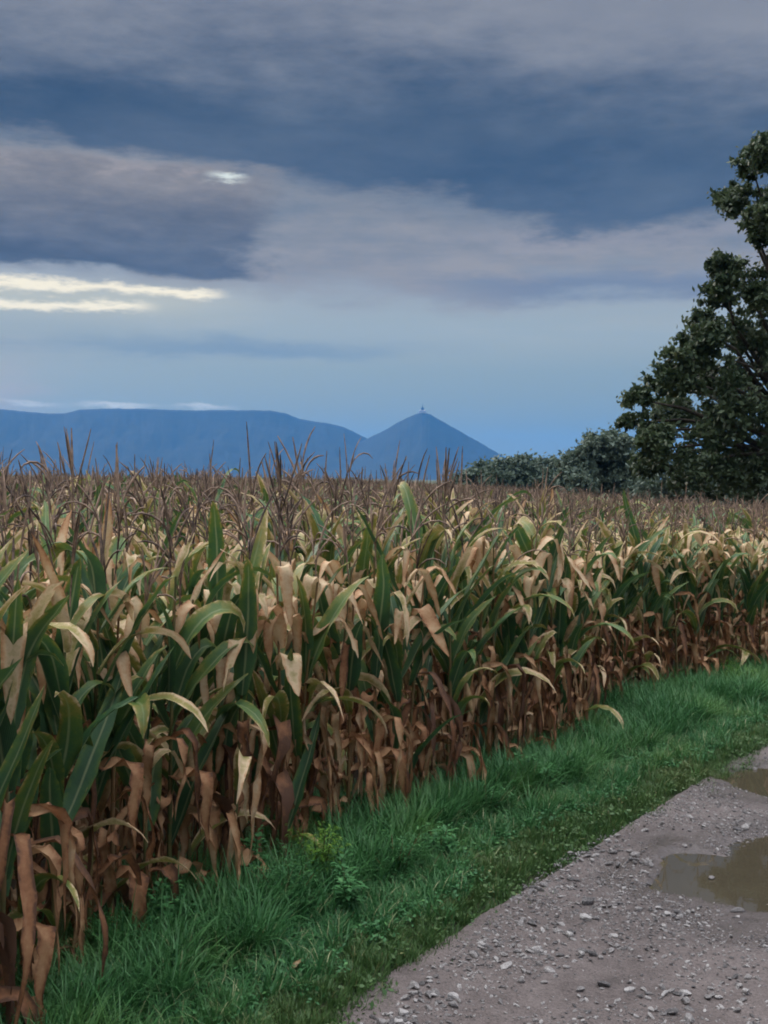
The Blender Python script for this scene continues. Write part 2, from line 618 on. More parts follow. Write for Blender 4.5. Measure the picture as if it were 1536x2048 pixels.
track = link('gravel_track', mesh_of('gravel_track', V, Fc, M_TRACK, attrs={'wet': wetv, 'rim': rimv}))
tag(track, kind='structure')


def verge_z(T, N):
    te = track_edge(T)
    k = np.clip((N - te) / 0.25, 0, 1)
    wob = 0.05 * (fbm(T * 3, N * 3, 3, 77) - 0.5)
    return -0.085 + (0.09 + wob) * k * k * (3 - 2 * k)


ts = np.concatenate([np.arange(-14, -1.5, 0.25), np.arange(-1.5, 9.5, 0.05), np.arange(9.5, 60, 0.5)])
T, K = np.meshgrid(ts, np.linspace(0, 1, 34), indexing='ij')
te = track_edge(T) - 0.03 + 0.10 * (fbm(T * 2.6, K * 0 + 3, 3, 9) - 0.5)
N = te + (corn_edge(T) + 0.5 - te) * K
X = P0.x + UX * T + NX * N; Y = P0.y + UY * T + NY * N
Z = verge_z(T, N)
i = np.arange(T.size).reshape(T.shape)
Fc = np.stack([i[:-1, :-1], i[1:, :-1], i[1:, 1:], i[:-1, 1:]], -1).reshape(-1, 4)
tag(link('verge', mesh_of('verge', np.stack([X, Y, Z], -1).reshape(-1, 3), Fc, M_VERGE)), kind='structure')


# puddles: flat water filling the hollows
def water_material():
    m, nt, b = new_mat('muddy_water')
    n = noise(nt, pos(nt), 2.5, 3, 0.5)
    col = mixc(nt, (0.046, 0.038, 0.025), (0.070, 0.057, 0.036), n)
    nt.links.new(col.s, b.inputs['Base Color'])
    b.inputs['Roughness'].default_value = 0.02
    b.inputs['IOR'].default_value = 1.33
    bumpn(nt, b, noise(nt, pos(nt), 14, 2, 0.5), 0.0003, 0.5)
    return m


M_WATER = water_material()


def puddle(idx, label):
    th = np.linspace(0, 2 * math.pi, 96, endpoint=False)
    cx, cy = PX[idx].mean(), PY[idx].mean()
    R = []
    for a_ in th:                                 # outline: the farthest point along each bearing still under water level
        r = np.arange(0.02, 3.0, 0.01)
        z = track_z(cx + r * math.cos(a_), cy + r * math.sin(a_))
        dry_ = np.where(pud_field(cx + r * math.cos(a_), cy + r * math.sin(a_)) < 0.02)[0]
        R.append(r[dry_[0]] if len(dry_) else 3.0)
    V = [(cx, cy, WATER_Z)] + [(cx + r * math.cos(a_), cy + r * math.sin(a_), WATER_Z) for a_, r in zip(th, R)]
    Fa = [(0, k + 1, (k + 1) % 96 + 1) for k in range(96)]
    o = link('puddle', mesh_of('puddle', V, Fa, M_WATER, smooth=False))
    tag(o, label, 'puddle', 'rain puddles on the gravel track', 'structure')
    return o


puddle([0, 1, 2, 3], 'larger brown rain puddle in the gravel track nearer the camera')
puddle([4, 5, 6], 'smaller olive rain puddle farther up the gravel track')


# ------------------------------------------------------------------ mountains
def smoothstep(a_, b_, x):
    t = np.clip((x - a_) / (b_ - a_), 0, 1)
    return t * t * (3 - 2 * t)


def mountain(name, pts, R0, half, seed, az0, az1, kind='structure', front=1.0):
    PAz, PE = [], []
    for (px, py) in pts:
        d = ray(px, py)
        PAz.append(math.atan2(d.x, d.y)); PE.append(d.z / math.hypot(d.x, d.y))
    azs = np.linspace(az0, az1, 700)
    prof = np.interp(azs, PAz, PE) * R0 + CAM_H
    prof = prof + 5.0 * (fbm(azs * 220, azs * 0, 4, seed) - 0.5) * (prof > 30)
    rs = np.concatenate([np.linspace(-half * front, 0, 34), np.linspace(0, half, 16)[1:]])
    A, R = np.meshgrid(azs, rs, indexing='ij')
    g = np.clip(1 - np.abs(R) / (half * np.where(R < 0, front, 1)), 0, 1)
    g = g ** 1.15
    rough_ = fbm(A * 60, (R + 9e3) / 420, 5, seed + 3) - 0.5
    H = prof[:, None] * (g + 0.40 * rough_ * g * (1 - g)) - 6 * (1 - g)
    RR = R0 + R
    V = np.stack([RR * np.sin(A), RR * np.cos(A), H], -1).reshape(-1, 3)
    i = np.arange(A.size).reshape(A.shape)
    Fc = np.stack([i[:-1, :-1], i[:-1, 1:], i[1:, 1:], i[1:, :-1]], -1).reshape(-1, 4)
    return tag(link(name, mesh_of(name, V, Fc, M_FOREST)), kind=kind)


R_M = 8000.0
mountain('mountain_ridge', [(-900, 860), (-500, 822), (-200, 812), (0, 818), (60, 824), (100, 827), (130, 826), (160, 819),
                            (230, 817), (300, 818), (380, 821), (440, 820), (540, 821), (570, 826), (600, 838), (660, 847),
                            (690, 855), (735, 877), (790, 905), (900, 962)], R_M + 300, 1500, 3,
         math.radians(-33), math.radians(4))
mountain('mountain_peak', [(560, 962), (640, 925), (735, 877), (770, 860), (800, 842), (830, 829), (845, 825), (860, 828),
                           (880, 840), (930, 868), (980, 897), (1015, 917), (1070, 938), (1180, 965), (1300, 980)], R_M, 1300, 13,
         math.radians(-6), math.radians(11))

# lookout tower on the summit: stepped masonry tower with a mast and a low building beside it
tp = at(845, 824, R_M)
tower = tag(empty('summit_tower', (tp.x, tp.y, tp.z - 12)), 'tiny tower with a mast on top of the pointed blue mountain', 'tower')


def prism(n, prof, rot=0.0, cx=0, cy=0):
    V, Fa = [], []
    for (z, rx, ry) in prof:
        for k in range(n):
            a_ = rot + 2 * math.pi * k / n
            V.append((cx + rx * math.cos(a_), cy + ry * math.sin(a_), z))
    for j in range(len(prof) - 1):
        for k in range(n):
            Fa.append((j * n + k, j * n + (k + 1) % n, (j + 1) * n + (k + 1) % n, (j + 1) * n + k))
    Fa.append(tuple(range(n))[::-1]); Fa.append(tuple((len(prof) - 1) * n + k for k in range(n)))
    return V, Fa


def part(name, VF, mat, parent, loc=(0, 0, 0), smooth=False):
    return link(name, mesh_of(name, VF[0], VF[1], mat, smooth=smooth), parent, loc)


part('building', prism(4, [(0, 34, 16), (20, 34, 16), (20.5, 36, 18), (27, 20, 2)], math.pi / 4), M_STONEB, tower)
M_STONEB2 = simple_mat('dark_masonry', (0.05, 0.05, 0.05), (0.08, 0.08, 0.08), 0.3, 0.85)
part('shaft', prism(10, [(0, 11, 11), (34, 9, 9), (34.5, 11, 11), (39, 11, 11), (39.4, 7, 7), (45, 5.5, 5.5)]), M_STONEB2, tower)
part('mast', prism(6, [(44, 2.2, 2.2), (58, 1.6, 1.6), (70, 0.6, 0.6)]), M_BARK, tower)


# ------------------------------------------------------------------ haze
def haze():
    V = [(x, y, z) for z in (-3, 505) for (x, y) in ((-12500, -2500), (12500, -2500), (12500, 13500), (-12500, 13500))]
    Fa = [(0, 3, 2, 1), (4, 5, 6, 7), (0, 1, 5, 4), (1, 2, 6, 5), (2, 3, 7, 6), (3, 0, 4, 7)]
    m = bpy.data.materials.new('haze')
    m.use_nodes = True
    nt = m.node_tree
    nt.nodes.clear()
    out = nt.nodes.new('ShaderNodeOutputMaterial')
    pv = nt.nodes.new('ShaderNodeVolumePrincipled')
    pv.inputs['Color'].default_value = (0.07, 0.40, 1.0, 1)
    pv.inputs['Density'].default_value = HAZE
    nt.links.new(pv.outputs[0], out.inputs['Volume'])
    tag(link('haze', mesh_of('haze', V, Fa, m, smooth=False)), kind='stuff')


HAZE = 0.000056
haze()


# ------------------------------------------------------------------ corn
def frame_strip(pts, tang, side0, twist):
    pass


def corn_leaf(seed, kind):
    """a leaf blade that leaves the stalk along +x; returns V, F, dry, across"""
    r = random.Random(seed)
    U = r.uniform
    NSEG = 12
    s = np.linspace(0, 1, NSEG + 1)
    if kind == 'green':
        L, W = U(.42, .76), U(.040, .064); a0 = U(58, 82); up_ = r.random() < .5; a1 = U(5, 62) if up_ else U(-95, -30); bend = U(1.2, 2.6) if up_ else U(1.4, 4.0)
        ang = a0 + (a1 - a0) * s ** bend; tw = U(-40, 40) * s; fold = .42; crumple = .004
        d0, dt = U(.02, .20), U(.05, .30)
    elif kind == 'flag':           # stiff upper leaf, still green or yellowing
        L, W = U(.42, .62), U(.034, .046); a0, a1 = U(60, 76), U(5, 48); bend = U(1.2, 2)
        ang = a0 + (a1 - a0) * s ** bend; tw = U(-50, 50) * s; fold = .5; crumple = .004
        d0, dt = U(.18, .42), U(.1, .35)
    elif kind == 'bent':           # tan top leaf, snapped over part of the way out
        L, W = U(.30, .56), U(.036, .056); a0 = U(45, 72); kk = U(.22, .5); a1 = U(-96, -50)
        ang = a0 + (a1 - a0) * smoothstep(kk - .10, kk + .12, s); tw = U(-70, 70) * s; fold = .35; crumple = .007
        d0, dt = U(.50, .62), U(-.02, .16)
    elif kind == 'yellow':
        L, W = U(.5, .75), U(.036, .050); a0, a1 = U(48, 68), U(-84, -40); bend = U(.9, 1.6)
        ang = a0 + (a1 - a0) * s ** bend; tw = U(-60, 60) * s; fold = .4; crumple = .006
        d0, dt = U(.26, .40), U(.15, .3)
    else:                          # brown leaf hanging down along the stalk
        L, W = U(.32, .84), U(.024, .047); a0 = U(15, 58); kk = U(.08, .30); a1 = U(-98, -78)
        ang = a0 + (a1 - a0) * smoothstep(kk - .08, kk + .10, s); tw = U(-130, 130) * s; fold = U(.3, .9); crumple = .014
        d0, dt = U(.60, .94), U(-.10, .10)
    def wig(a_):
        return sum(math.sin(1) * 0 + np.sin(s * f_ * 6.28 + U(0, 6.28)) * r.gauss(0, 1) / f_ ** .5 for f_ in (1.1, 2.3, 3.9)) * a_
    soft = crumple < .008
    ang = np.radians(ang + wig(5 if soft else 12))
    yaw = np.radians(U(-30, 30) * s ** 1.3 + wig(8 if soft else 14) * s)
    tw = np.radians(tw + wig(6 if soft else 34))
    dl = L / NSEG
    P = np.zeros((NSEG + 1, 3)); T_ = np.zeros((NSEG + 1, 3))
    for k in range(NSEG + 1):
        T_[k] = (math.cos(ang[k]) * math.cos(yaw[k]), math.cos(ang[k]) * math.sin(yaw[k]), math.sin(ang[k]))
        if k: P[k] = P[k - 1] + (T_[k] + T_[k - 1]) * .5 * dl
    w = W * np.minimum(1, .42 + 2.6 * s) * np.clip(1 - s ** 2.4, 0, 1) ** .75 + .0012
    if kind == 'dead':
        w = W * np.minimum(1, .42 + 2.6 * s) * np.clip(1 - s ** 1.5, 0, 1) ** .85 + .001
    if not soft:
        w = w * np.clip(1 + wig(.16), .45, 1.4)
    V = []; dry = []; acr = []
    ph = U(0, 6.28); fr = U(14, 24)
    for k in range(NSEG + 1):
        t = T_[k]
        side = np.array([-math.sin(yaw[k]), math.cos(yaw[k]), 0.0])
        nrm = np.cross(t, side); nrm /= np.linalg.norm(nrm)
        if nrm[2] < 0 and abs(ang[k]) < 1.3: nrm = nrm
        c_, s_ = math.cos(tw[k]), math.sin(tw[k])
        sd = side * c_ + nrm * s_; nm = nrm * c_ - side * s_
        for j, q in enumerate((-1, 0, 1)):
            wav = math.sin(fr * s[k] + ph + (1.7 if q > 0 else 0)) * (.07 if crumple < .008 else .25) * w[k] * abs(q)
            wr = r.gauss(0, crumple) * (.3 + .7 * s[k])
            up = fold * w[k] * abs(q) * (-1 if False else 1) + wav
            V.append(P[k] + sd * (q * w[k] * math.cos(fold * .7)) + nm * up + np.array([0, 0, wr if q else 0]))
            dry.append(d0 + dt * (s[k] ** 1.5) + (.07 * abs(q) if q else 0) + r.gauss(0, .02)); acr.append(q)
    F = []
    for k in range(NSEG):
        for j in range(2):
            a_ = k * 3 + j
            F.append((a_, a_ + 1, a_ + 4, a_ + 3))
    return np.array(V), np.array(F), np.clip(np.array(dry), 0, 1), np.array(acr, float)


def tube(pts, rad, n=4):
    pts = [Vector(p) for p in pts]
    V, F = [], []
    for k, p in enumerate(pts):
        t = (pts[min(k + 1, len(pts) - 1)] - pts[max(k - 1, 0)]).normalized()
        q = t.to_track_quat('Z', 'Y')
        for j in range(n):
            a_ = 2 * math.pi * j / n
            V.append(tuple(p + q @ Vector((math.cos(a_) * rad[k], math.sin(a_) * rad[k], 0))))
    for k in range(len(pts) - 1):
        for j in range(n):
            F.append((k * n + j, k * n + (j + 1) % n, (k + 1) * n + (j + 1) % n, (k + 1) * n + j))
    return np.array(V), np.array(F)


def join_vf(parts):
    V, F, o = [], [], 0
    for v_, f_ in parts:
        V.append(v_); F.append(f_ + o); o += len(v_)
    return np.concatenate(V), np.concatenate(F)


STALK_H = 1.56


def stalk_vf(seed):
    r = random.Random(seed)
    bx, by = r.uniform(-.05, .05), r.uniform(-.05, .05)
    pts, rad = [], []
    for k in range(10):
        z = STALK_H * k / 9
        pts.append((bx * (k / 9) ** 2, by * (k / 9) ** 2, z - (.02 if k == 0 else 0)))
        rad.append((.0135 - .0085 * k / 9) * (1.12 if k % 2 else 1))
    return tube(pts, rad, 5)


def tassel_vf(seed):
    r = random.Random(seed)
    ps = []
    H = r.uniform(.36, .54)
    lean = r.uniform(0, 6.28); la = r.uniform(.0, .16)
    pts = [(math.cos(lean) * la * (k / 6) ** 2, math.sin(lean) * la * (k / 6) ** 2, H * k / 6 - .04) for k in range(7)]
    ps.append(tube(pts, [.004, .004, .0045, .0060, .0062, .0052, .0022], 4))
    for b in range(r.randint(2, 6)):
        z0 = r.uniform(.02, .22); az_ = r.uniform(0, 6.28); L = r.uniform(.18, .32)
        a0 = math.radians(r.uniform(58, 82)); a1 = math.radians(r.uniform(35, 80) if r.random() < .5 else r.uniform(-70, 20))
        x = y = 0; z = z0; pts = [(0, 0, z)]
        for k in range(1, 7):
            a_ = a0 + (a1 - a0) * (k / 6) ** 1.4
            x += math.cos(a_) * L / 6; z += math.sin(a_) * L / 6
            pts.append((x * math.cos(az_), x * math.sin(az_), z))
        ps.append(tube(pts, [.0026, .0036, .0048, .0052, .0050, .0042, .0018], 4))
    return join_vf(ps)


def ear_vf(seed):
    r = random.Random(seed)
    n = 7
    V, F = [], []
    L = r.uniform(.19, .25); R_ = r.uniform(.024, .031)
    rings = 8
    for k in range(rings):
        s_ = k / (rings - 1)
        rr = R_ * (math.sin(math.pi * min(1, .12 + s_ * .8)) ** .6 if s_ < 1 else .15) * (1 - .35 * s_)
        for j in range(n):
            a_ = 2 * math.pi * j / n + s_ * .5
            q = rr * (1.10 if j % 2 else .93)
            V.append((math.cos(a_) * q, math.sin(a_) * q, s_ * L))
    for k in range(rings - 1):
        for j in range(n):
            F.append((k * n + j, k * n + (j + 1) % n, (k + 1) * n + (j + 1) % n, (k + 1) * n + j))
    return np.array(V), np.array(F)


KINDS = {'green': 26, 'flag': 10, 'bent': 20, 'yellow': 12, 'dead': 26}
LEAFVF = {k: [corn_leaf(hash_ * 17 + 5, k) for hash_ in range(100 * i, 100 * i + n)] for i, (k, n) in enumerate(KINDS.items())}


def leaf_mesh(vf):
    return mesh_of('corn_leaf', vf[0], vf[1], M_LEAF, attrs={'dry': vf[2], 'across': vf[3]})


LEAFME = {k: [leaf_mesh(v_) for v_ in L] for k, L in LEAFVF.items()}
STALKVF = [stalk_vf(s_) for s_ in range(6)]
TASSELVF = [tassel_vf(s_) for s_ in range(14)]
EARVF = [ear_vf(s_) for s_ in range(4)]
STALKME = [mesh_of('corn_stalk', *v_, M_STALK) for v_ in STALKVF]
TASSELME = [mesh_of('corn_tassel', *v_, M_TASSEL) for v_ in TASSELVF]
EARME = [mesh_of('corn_ear', *v_, M_HUSK) for v_ in EARVF]


def recipe(r, dry, outer=False):
    """which leaves a plant carries: list of (kind, index, z, azimuth, tilt, scale)"""
    out = []
    plane = r.uniform(0, math.pi)
    n = 19
    for k in range(n):
        z = .12 + (1.45 - .12) * (k / (n - 1)) ** .95
        z += r.uniform(-.03, .03)
        zr = z / 1.5
        p = r.random()
        lim = .32 + .16 * dry + r.gauss(0, .10)
        if zr < lim:
            kind = 'dead' if p < .84 else ('yellow' if p < .92 else 'green')
        elif zr < lim + .12:
            kind = 'dead' if p < .25 + .5 * dry else ('green' if p < .90 else 'yellow')
        elif zr < .80 - .10 * dry:
            kind = 'green' if p < .97 - .42 * dry else ('yellow' if p < .98 - .22 * dry else ('bent' if p < .98 else 'dead'))
        else:
            kind = 'bent' if p < .30 + .66 * dry else ('flag' if p < .66 + .32 * dry else ('yellow' if p < .90 else 'green'))
        azm = plane + math.pi * k + r.gauss(0, .42)
        scl = r.uniform(.82, 1.12) * (1 if zr < .80 else .88)
        out.append((kind, r.randrange(KINDS[kind]), min(z, STALK_H), azm, r.gauss(0, .10), scl))
    # extra withered leaves low down
    for k in range(6 if outer else 1):
        out.append(('dead', r.randrange(KINDS['dead']), r.uniform(.25, .95), r.uniform(0, 6.28), r.gauss(0, .1), r.uniform(.8, 1.1)))
    return out


def dry_field(x, y):
    return float(np.clip(-.12 + 1.05 * fbm(np.array(x * .55 + 3.1), np.array(y * .42 + 8.2), 3, 5), 0, 1))


def height_field(x, y):
    d = math.hypot(x, y)
    s_ = 1.0 - .019 * min(max(x, -2.0), 9.0)
    s_ -= 0.03 * min(1.0, max(0.0, (d - 14) / 25))
    return s_


ROW, STEP = 0.72, 0.165
near, far_ = [], []
rr = random.Random(99)
for j in range(0, 150):
    n_ = .12 + j * ROW
    t_ = -8.0 + rr.uniform(0, .1)
    while t_ < 120:
        t_ += STEP * rr.uniform(.75, 1.3)
        if j > 40 and rr.random() < .25:
            continue
        x, y = TN(t_ + 0, n_ + rr.gauss(0, .045) + float(corn_edge(t_)) * math.exp(-j / 9.0))
        if y < 1.5: continue
        azd = math.degrees(math.atan2(x, y)); d = math.hypot(x, y)
        if azd < -(23 + 60 / (d + 2)) or azd > 31 + 60 / (d + 2) or d > 88: continue
        if x > 8.0 and y > 34: continue
        inview = abs(x / y) < .325 and y > 4.2
        (near if inview and j < 7 else far_).append((j, t_, x, y, d))
# the 300 nearest plants in view stand as objects of their own, the rest as one mass
near.sort(key=lambda p: p[4] + p[0] * 1.15)
far_ += near[300:]
near = near[:300]
near.sort(key=lambda p: (p[0], p[1]))
print('corn', len(near), len(far_), 'rows', max(p[0] for p in near))

ORD = ['first', 'second', 'third', 'fourth', 'fifth', 'sixth', 'seventh', 'eighth', 'ninth', 'tenth', 'eleventh', 'twelfth',
       'thirteenth', 'fourteenth', 'fifteenth', 'sixteenth', 'seventeenth', 'eighteenth', 'nineteenth', 'twentieth']
TENS = {2: 'twenty', 3: 'thirty', 4: 'forty', 5: 'fifty', 6: 'sixty', 7: 'seventy'}
TENTH = {2: 'twentieth', 3: 'thirtieth', 4: 'fortieth', 5: 'fiftieth', 6: 'sixtieth', 7: 'seventieth'}


def ordinal(k):
    if k <= 20: return ORD[k - 1]
    return TENTH[k // 10] if k % 10 == 0 else TENS[k // 10] + '-' + ORD[k % 10 - 1]


RNAME = ['outermost row', 'second row', 'third row', 'fourth row', 'fifth row', 'sixth row', 'seventh row']
count = {}
for (j, t_, x, y, d) in near:
    r = random.Random(int(t_ * 1000) + j * 7777)
    dry = min(1, max(0, dry_field(x, y) + r.gauss(0, .30)))
    count[j] = count.get(j, 0) + 1
    hs = height_field(x, y) * (1 + r.gauss(0, .04)) * (1.08 if d > 7.5 and r.random() < .30 and x < 1.5 else 1)
    root = empty('corn_plant', (x, y, 0.0))
    root.rotation_euler = (r.gauss(0, .035), r.gauss(0, .035), r.uniform(0, 6.28))
    root.scale = (1.0, 1.0, hs)
    look = 'mostly green' if dry < .38 else ('half withered' if dry < .68 else 'mostly withered')
    has_ear = r.random() < .30
    tass = r.random() < .93
    look2 = (' with ear' if has_ear else ' with tassel') if tass else ' without tassel'
    tag(root, f'{look} corn plant{look2}, {ordinal(count[j])} from the left in the {RNAME[j]}', 'corn plant', f'corn plants in the {RNAME[j]} of the field')
    link('stalk', r.choice(STALKME), root)
    if tass:
        link('tassel', r.choice(TASSELME), root, (0, 0, STALK_H - .02), (r.gauss(0, .08), r.gauss(0, .08), r.uniform(0, 6.28)), [(r.uniform(1.15, 1.45) if x / y < .05 and d > 7.2 and r.random() < .65 else 1) * r.uniform(.85, 1.10)] * 3)
    if has_ear:
        a_ = r.uniform(0, 6.28)
        link('ear', r.choice(EARME), root, (.02 * math.cos(a_), .02 * math.sin(a_), r.uniform(.7, .95)), Euler((0, r.choice((.35, .5, 2.6, 2.8)), a_)))
    for (kind, idx, z, azm, tilt, scl) in recipe(r, dry, j == 0):
        link('leaf', LEAFME[kind][idx], root, (.008 * math.cos(azm), .008 * math.sin(azm), z), Euler((tilt, 0, azm)), [scl] * 3)


def plant_variant(seed, dry):
    r = random.Random(seed)
    bag = Bag()

    def put(vf, M, m, dryv=None, acr=None):
        V = vf[0] @ np.array(M.to_3x3()).T + np.array(M.translation)
        bag.add(V, vf[1], dryv if dryv is not None else np.zeros(len(V)), acr if acr is not None else np.zeros(len(V)), m)
    put(r.choice(STALKVF), Matrix(), 1)
    if r.random() < .95:
        put(r.choice(TASSELVF), Matrix.Translation((0, 0, STALK_H - .02)) @ Euler((r.gauss(0, .08), r.gauss(0, .08), r.uniform(0, 6))).to_matrix().to_4x4() @ Matrix.Scale(r.uniform(.85, 1.10) * (1.34 if r.random() < .35 else 1), 4), 2)
    if r.random() < .5:
        a_ = r.uniform(0, 6.28)
        put(r.choice(EARVF), Matrix.Translation((.02 * math.cos(a_), .02 * math.sin(a_), .85)) @ Euler((0, r.uniform(.35, 2.4), a_)).to_matrix().to_4x4(), 3)
    for (kind, idx, z, azm, tilt, scl) in recipe(r, dry):
        M = Matrix.Translation((.008 * math.cos(azm), .008 * math.sin(azm), z)) @ Euler((tilt, 0, azm)).to_matrix().to_4x4() @ Matrix.Scale(scl, 4)
        vf = LEAFVF[kind][idx]
        put(vf, M, 0, np.clip(vf[2] + r.gauss(0, .03), 0, 1), vf[3])
    return bag.mesh('corn_plant_variant', [M_LEAF, M_STALK, M_TASSEL, M_HUSK])


def variants(colname, meshes):
    c_ = bpy.data.collections.new(colname)
    for k, me in enumerate(meshes):
        o = bpy.data.objects.new('%s_%03d' % (colname, k), me)
        c_.objects.link(o)
    return c_


def scatter(name, coll, P, rot, scl, idx, kind='stuff'):
    me = bpy.data.meshes.new(name)
    me.vertices.add(len(P))
    me.vertices.foreach_set('co', np.asarray(P, dtype=np.float32).ravel())
    a_ = me.attributes.new('rotv', 'FLOAT_VECTOR', 'POINT'); a_.data.foreach_set('vector', np.asarray(rot, dtype=np.float32).ravel())
    a_ = me.attributes.new('sclv', 'FLOAT_VECTOR', 'POINT'); a_.data.foreach_set('vector', np.asarray(scl, dtype=np.float32).ravel())
    a_ = me.attributes.new('idx', 'INT', 'POINT'); a_.data.foreach_set('value', np.asarray(idx, dtype=np.int32))
    o = link(name, me)
    tag(o, kind=kind)
    g = bpy.data.node_groups.new(name, 'GeometryNodeTree')
    g.interface.new_socket('Geometry', in_out='INPUT', socket_type='NodeSocketGeometry')
    g.interface.new_socket('Geometry', in_out='OUTPUT', socket_type='NodeSocketGeometry')
    N_ = g.nodes.new
    gi, go, ip, ci = N_('NodeGroupInput'), N_('NodeGroupOutput'), N_('GeometryNodeInstanceOnPoints'), N_('GeometryNodeCollectionInfo')
    ci.inputs['Collection'].default_value = coll
    ci.inputs['Separate Children'].default_value = True
    ci.inputs['Reset Children'].default_value = True

    def na(nm, dt):
        n = N_('GeometryNodeInputNamedAttribute'); n.data_type = dt; n.inputs[0].default_value = nm
        return n.outputs[0]
    e2r = N_('FunctionNodeEulerToRotation')
    L = g.links.new
    L(gi.outputs[0], ip.inputs['Points']); L(ci.outputs[0], ip.inputs['Instance'])
    ip.inputs['Pick Instance'].default_value = True
    L(na('idx', 'INT'), ip.inputs['Instance Index'])
    L(na('rotv', 'FLOAT_VECTOR'), e2r.inputs[0]); L(e2r.outputs[0], ip.inputs['Rotation'])
    L(na('sclv', 'FLOAT_VECTOR'), ip.inputs['Scale'])
    L(ip.outputs[0], go.inputs[0])
    md = o.modifiers.new('scatter', 'NODES'); md.node_group = g
    return o


NV = 24
cv = variants('corn_variants', [plant_variant(500 + k, k / (NV - 1)) for k in range(NV)])
P_, R_, S_, I_ = [], [], [], []
r = random.Random(5)
for (j, t_, x, y, d) in far_:
    dry = min(1, max(0, dry_field(x, y) + r.gauss(0, .30)))
    hs = height_field(x, y) * (1 + r.gauss(0, .04)) * (1.08 if r.random() < .22 and x < 1.5 and y < 22 else 1)
    P_.append((x, y, 0)); R_.append((r.gauss(0, .035), r.gauss(0, .035), r.uniform(0, 6.28)))
    S_.append((1, 1, hs)); I_.append(min(NV - 1, int(dry * NV)))
o = scatter('corn_crop', cv, P_, R_, S_, I_)
tag(o, 'mass of ripening corn with brown tassels filling the field behind the front rows', 'corn crop', kind='stuff')


# ------------------------------------------------------------------ grass verge
def tuft(seed, h, n, spread, lean, wid=.0032, oliv=False):
    r = random.Random(seed)
    bag = Bag()
    for b in range(n):
        a_ = r.uniform(0, 6.28); q = r.uniform(0, spread)
        px_, py_ = q * math.cos(a_), q * math.sin(a_)
        dr = a_ + r.gauss(0, .9); L = h * r.uniform(.55, 1.15); w = wid * r.uniform(.7, 1.5)
        e0 = math.radians(r.uniform(62, 88)); e1 = e0 - lean * r.uniform(.4, 1.6)
        x = y = 0; z = -.01; V = []
        tint = min(.85, max(0, r.gauss(.42, .2))) if r.random() > .045 else 1.0
        K = 4
        for k in range(K + 1):
            s_ = k / K
            hw = w * (1 - s_ ** 1.6) + .0003
            cx, cy = px_ + x * math.cos(dr), py_ + x * math.sin(dr)
            V.append((cx - math.sin(dr) * hw, cy + math.cos(dr) * hw, z)); V.append((cx + math.sin(dr) * hw, cy - math.cos(dr) * hw, z))
            e = e0 + (e1 - e0) * s_ ** 1.3
            x += math.cos(e) * L / K; z += math.sin(e) * L / K
        F = [(2 * k, 2 * k + 1, 2 * k + 3, 2 * k + 2) for k in range(K)]
        bag.add(np.array(V), np.array(F), np.full(len(V), tint), np.zeros(len(V)))
    return bag.mesh('grass_tuft', [M_GRASSO if oliv else M_GRASS])


def clover(seed, n, h, spread, mat):
    """low leafy clump: small oval leaves on thin stalks"""
    r = random.Random(seed)
    bag = Bag()
    for b in range(n):
        a_ = r.uniform(0, 6.28); q = spread * math.sqrt(r.random()); z = h * r.uniform(.35, 1.0) * (1 - .4 * q / spread)
        c_ = Vector((q * math.cos(a_), q * math.sin(a_), z)); s_ = r.uniform(.008, .019)
        M = Euler((r.gauss(0, .6), r.gauss(0, .6), r.uniform(0, 6.28))).to_matrix()
        V = [c_ + M @ (Vector(p) * s_) for p in ((-1, 0, 0), (-.2, -.55, .12), (1, 0, .1), (-.2, .55, .12))]
        bag.add(np.array(V), np.array([(0, 1, 2, 3)]), np.full(4, min(1, max(0, r.gauss(.45, .25)))), np.zeros(4))
        if b % 3 == 0:
            p0 = Vector((c_.x * .4, c_.y * .4, -.01)); d_ = Vector((.0012, 0, 0))
            bag.add(np.array([p0 - d_, p0 + d_, c_ + d_, c_ - d_]), np.array([(0, 1, 2, 3)]), np.full(4, .3), np.zeros(4))
    return bag.mesh('leafy_clump', [mat])


gv = variants('grass_variants',
              [tuft(k, .17, 34, .06, 1.0) for k in range(5)] + [tuft(10 + k, .28, 32, .06, 1.3, .0036) for k in range(4)]
              + [tuft(20 + k, .075, 36, .07, .8, .0028, True) for k in range(4)] + [clover(30 + k, 46, .11, .10, M_WEED) for k in range(4)]
              + [clover(40 + k, 34, .055, .10, M_GRASSO) for k in range(2)])
P_, R_, S_, I_ = [], [], [], []
r = random.Random(31)


def verge_point(t_, n_):
    x, y = TN(t_, n_)
    return x, y, float(verge_z(np.array(t_), np.array(n_)))


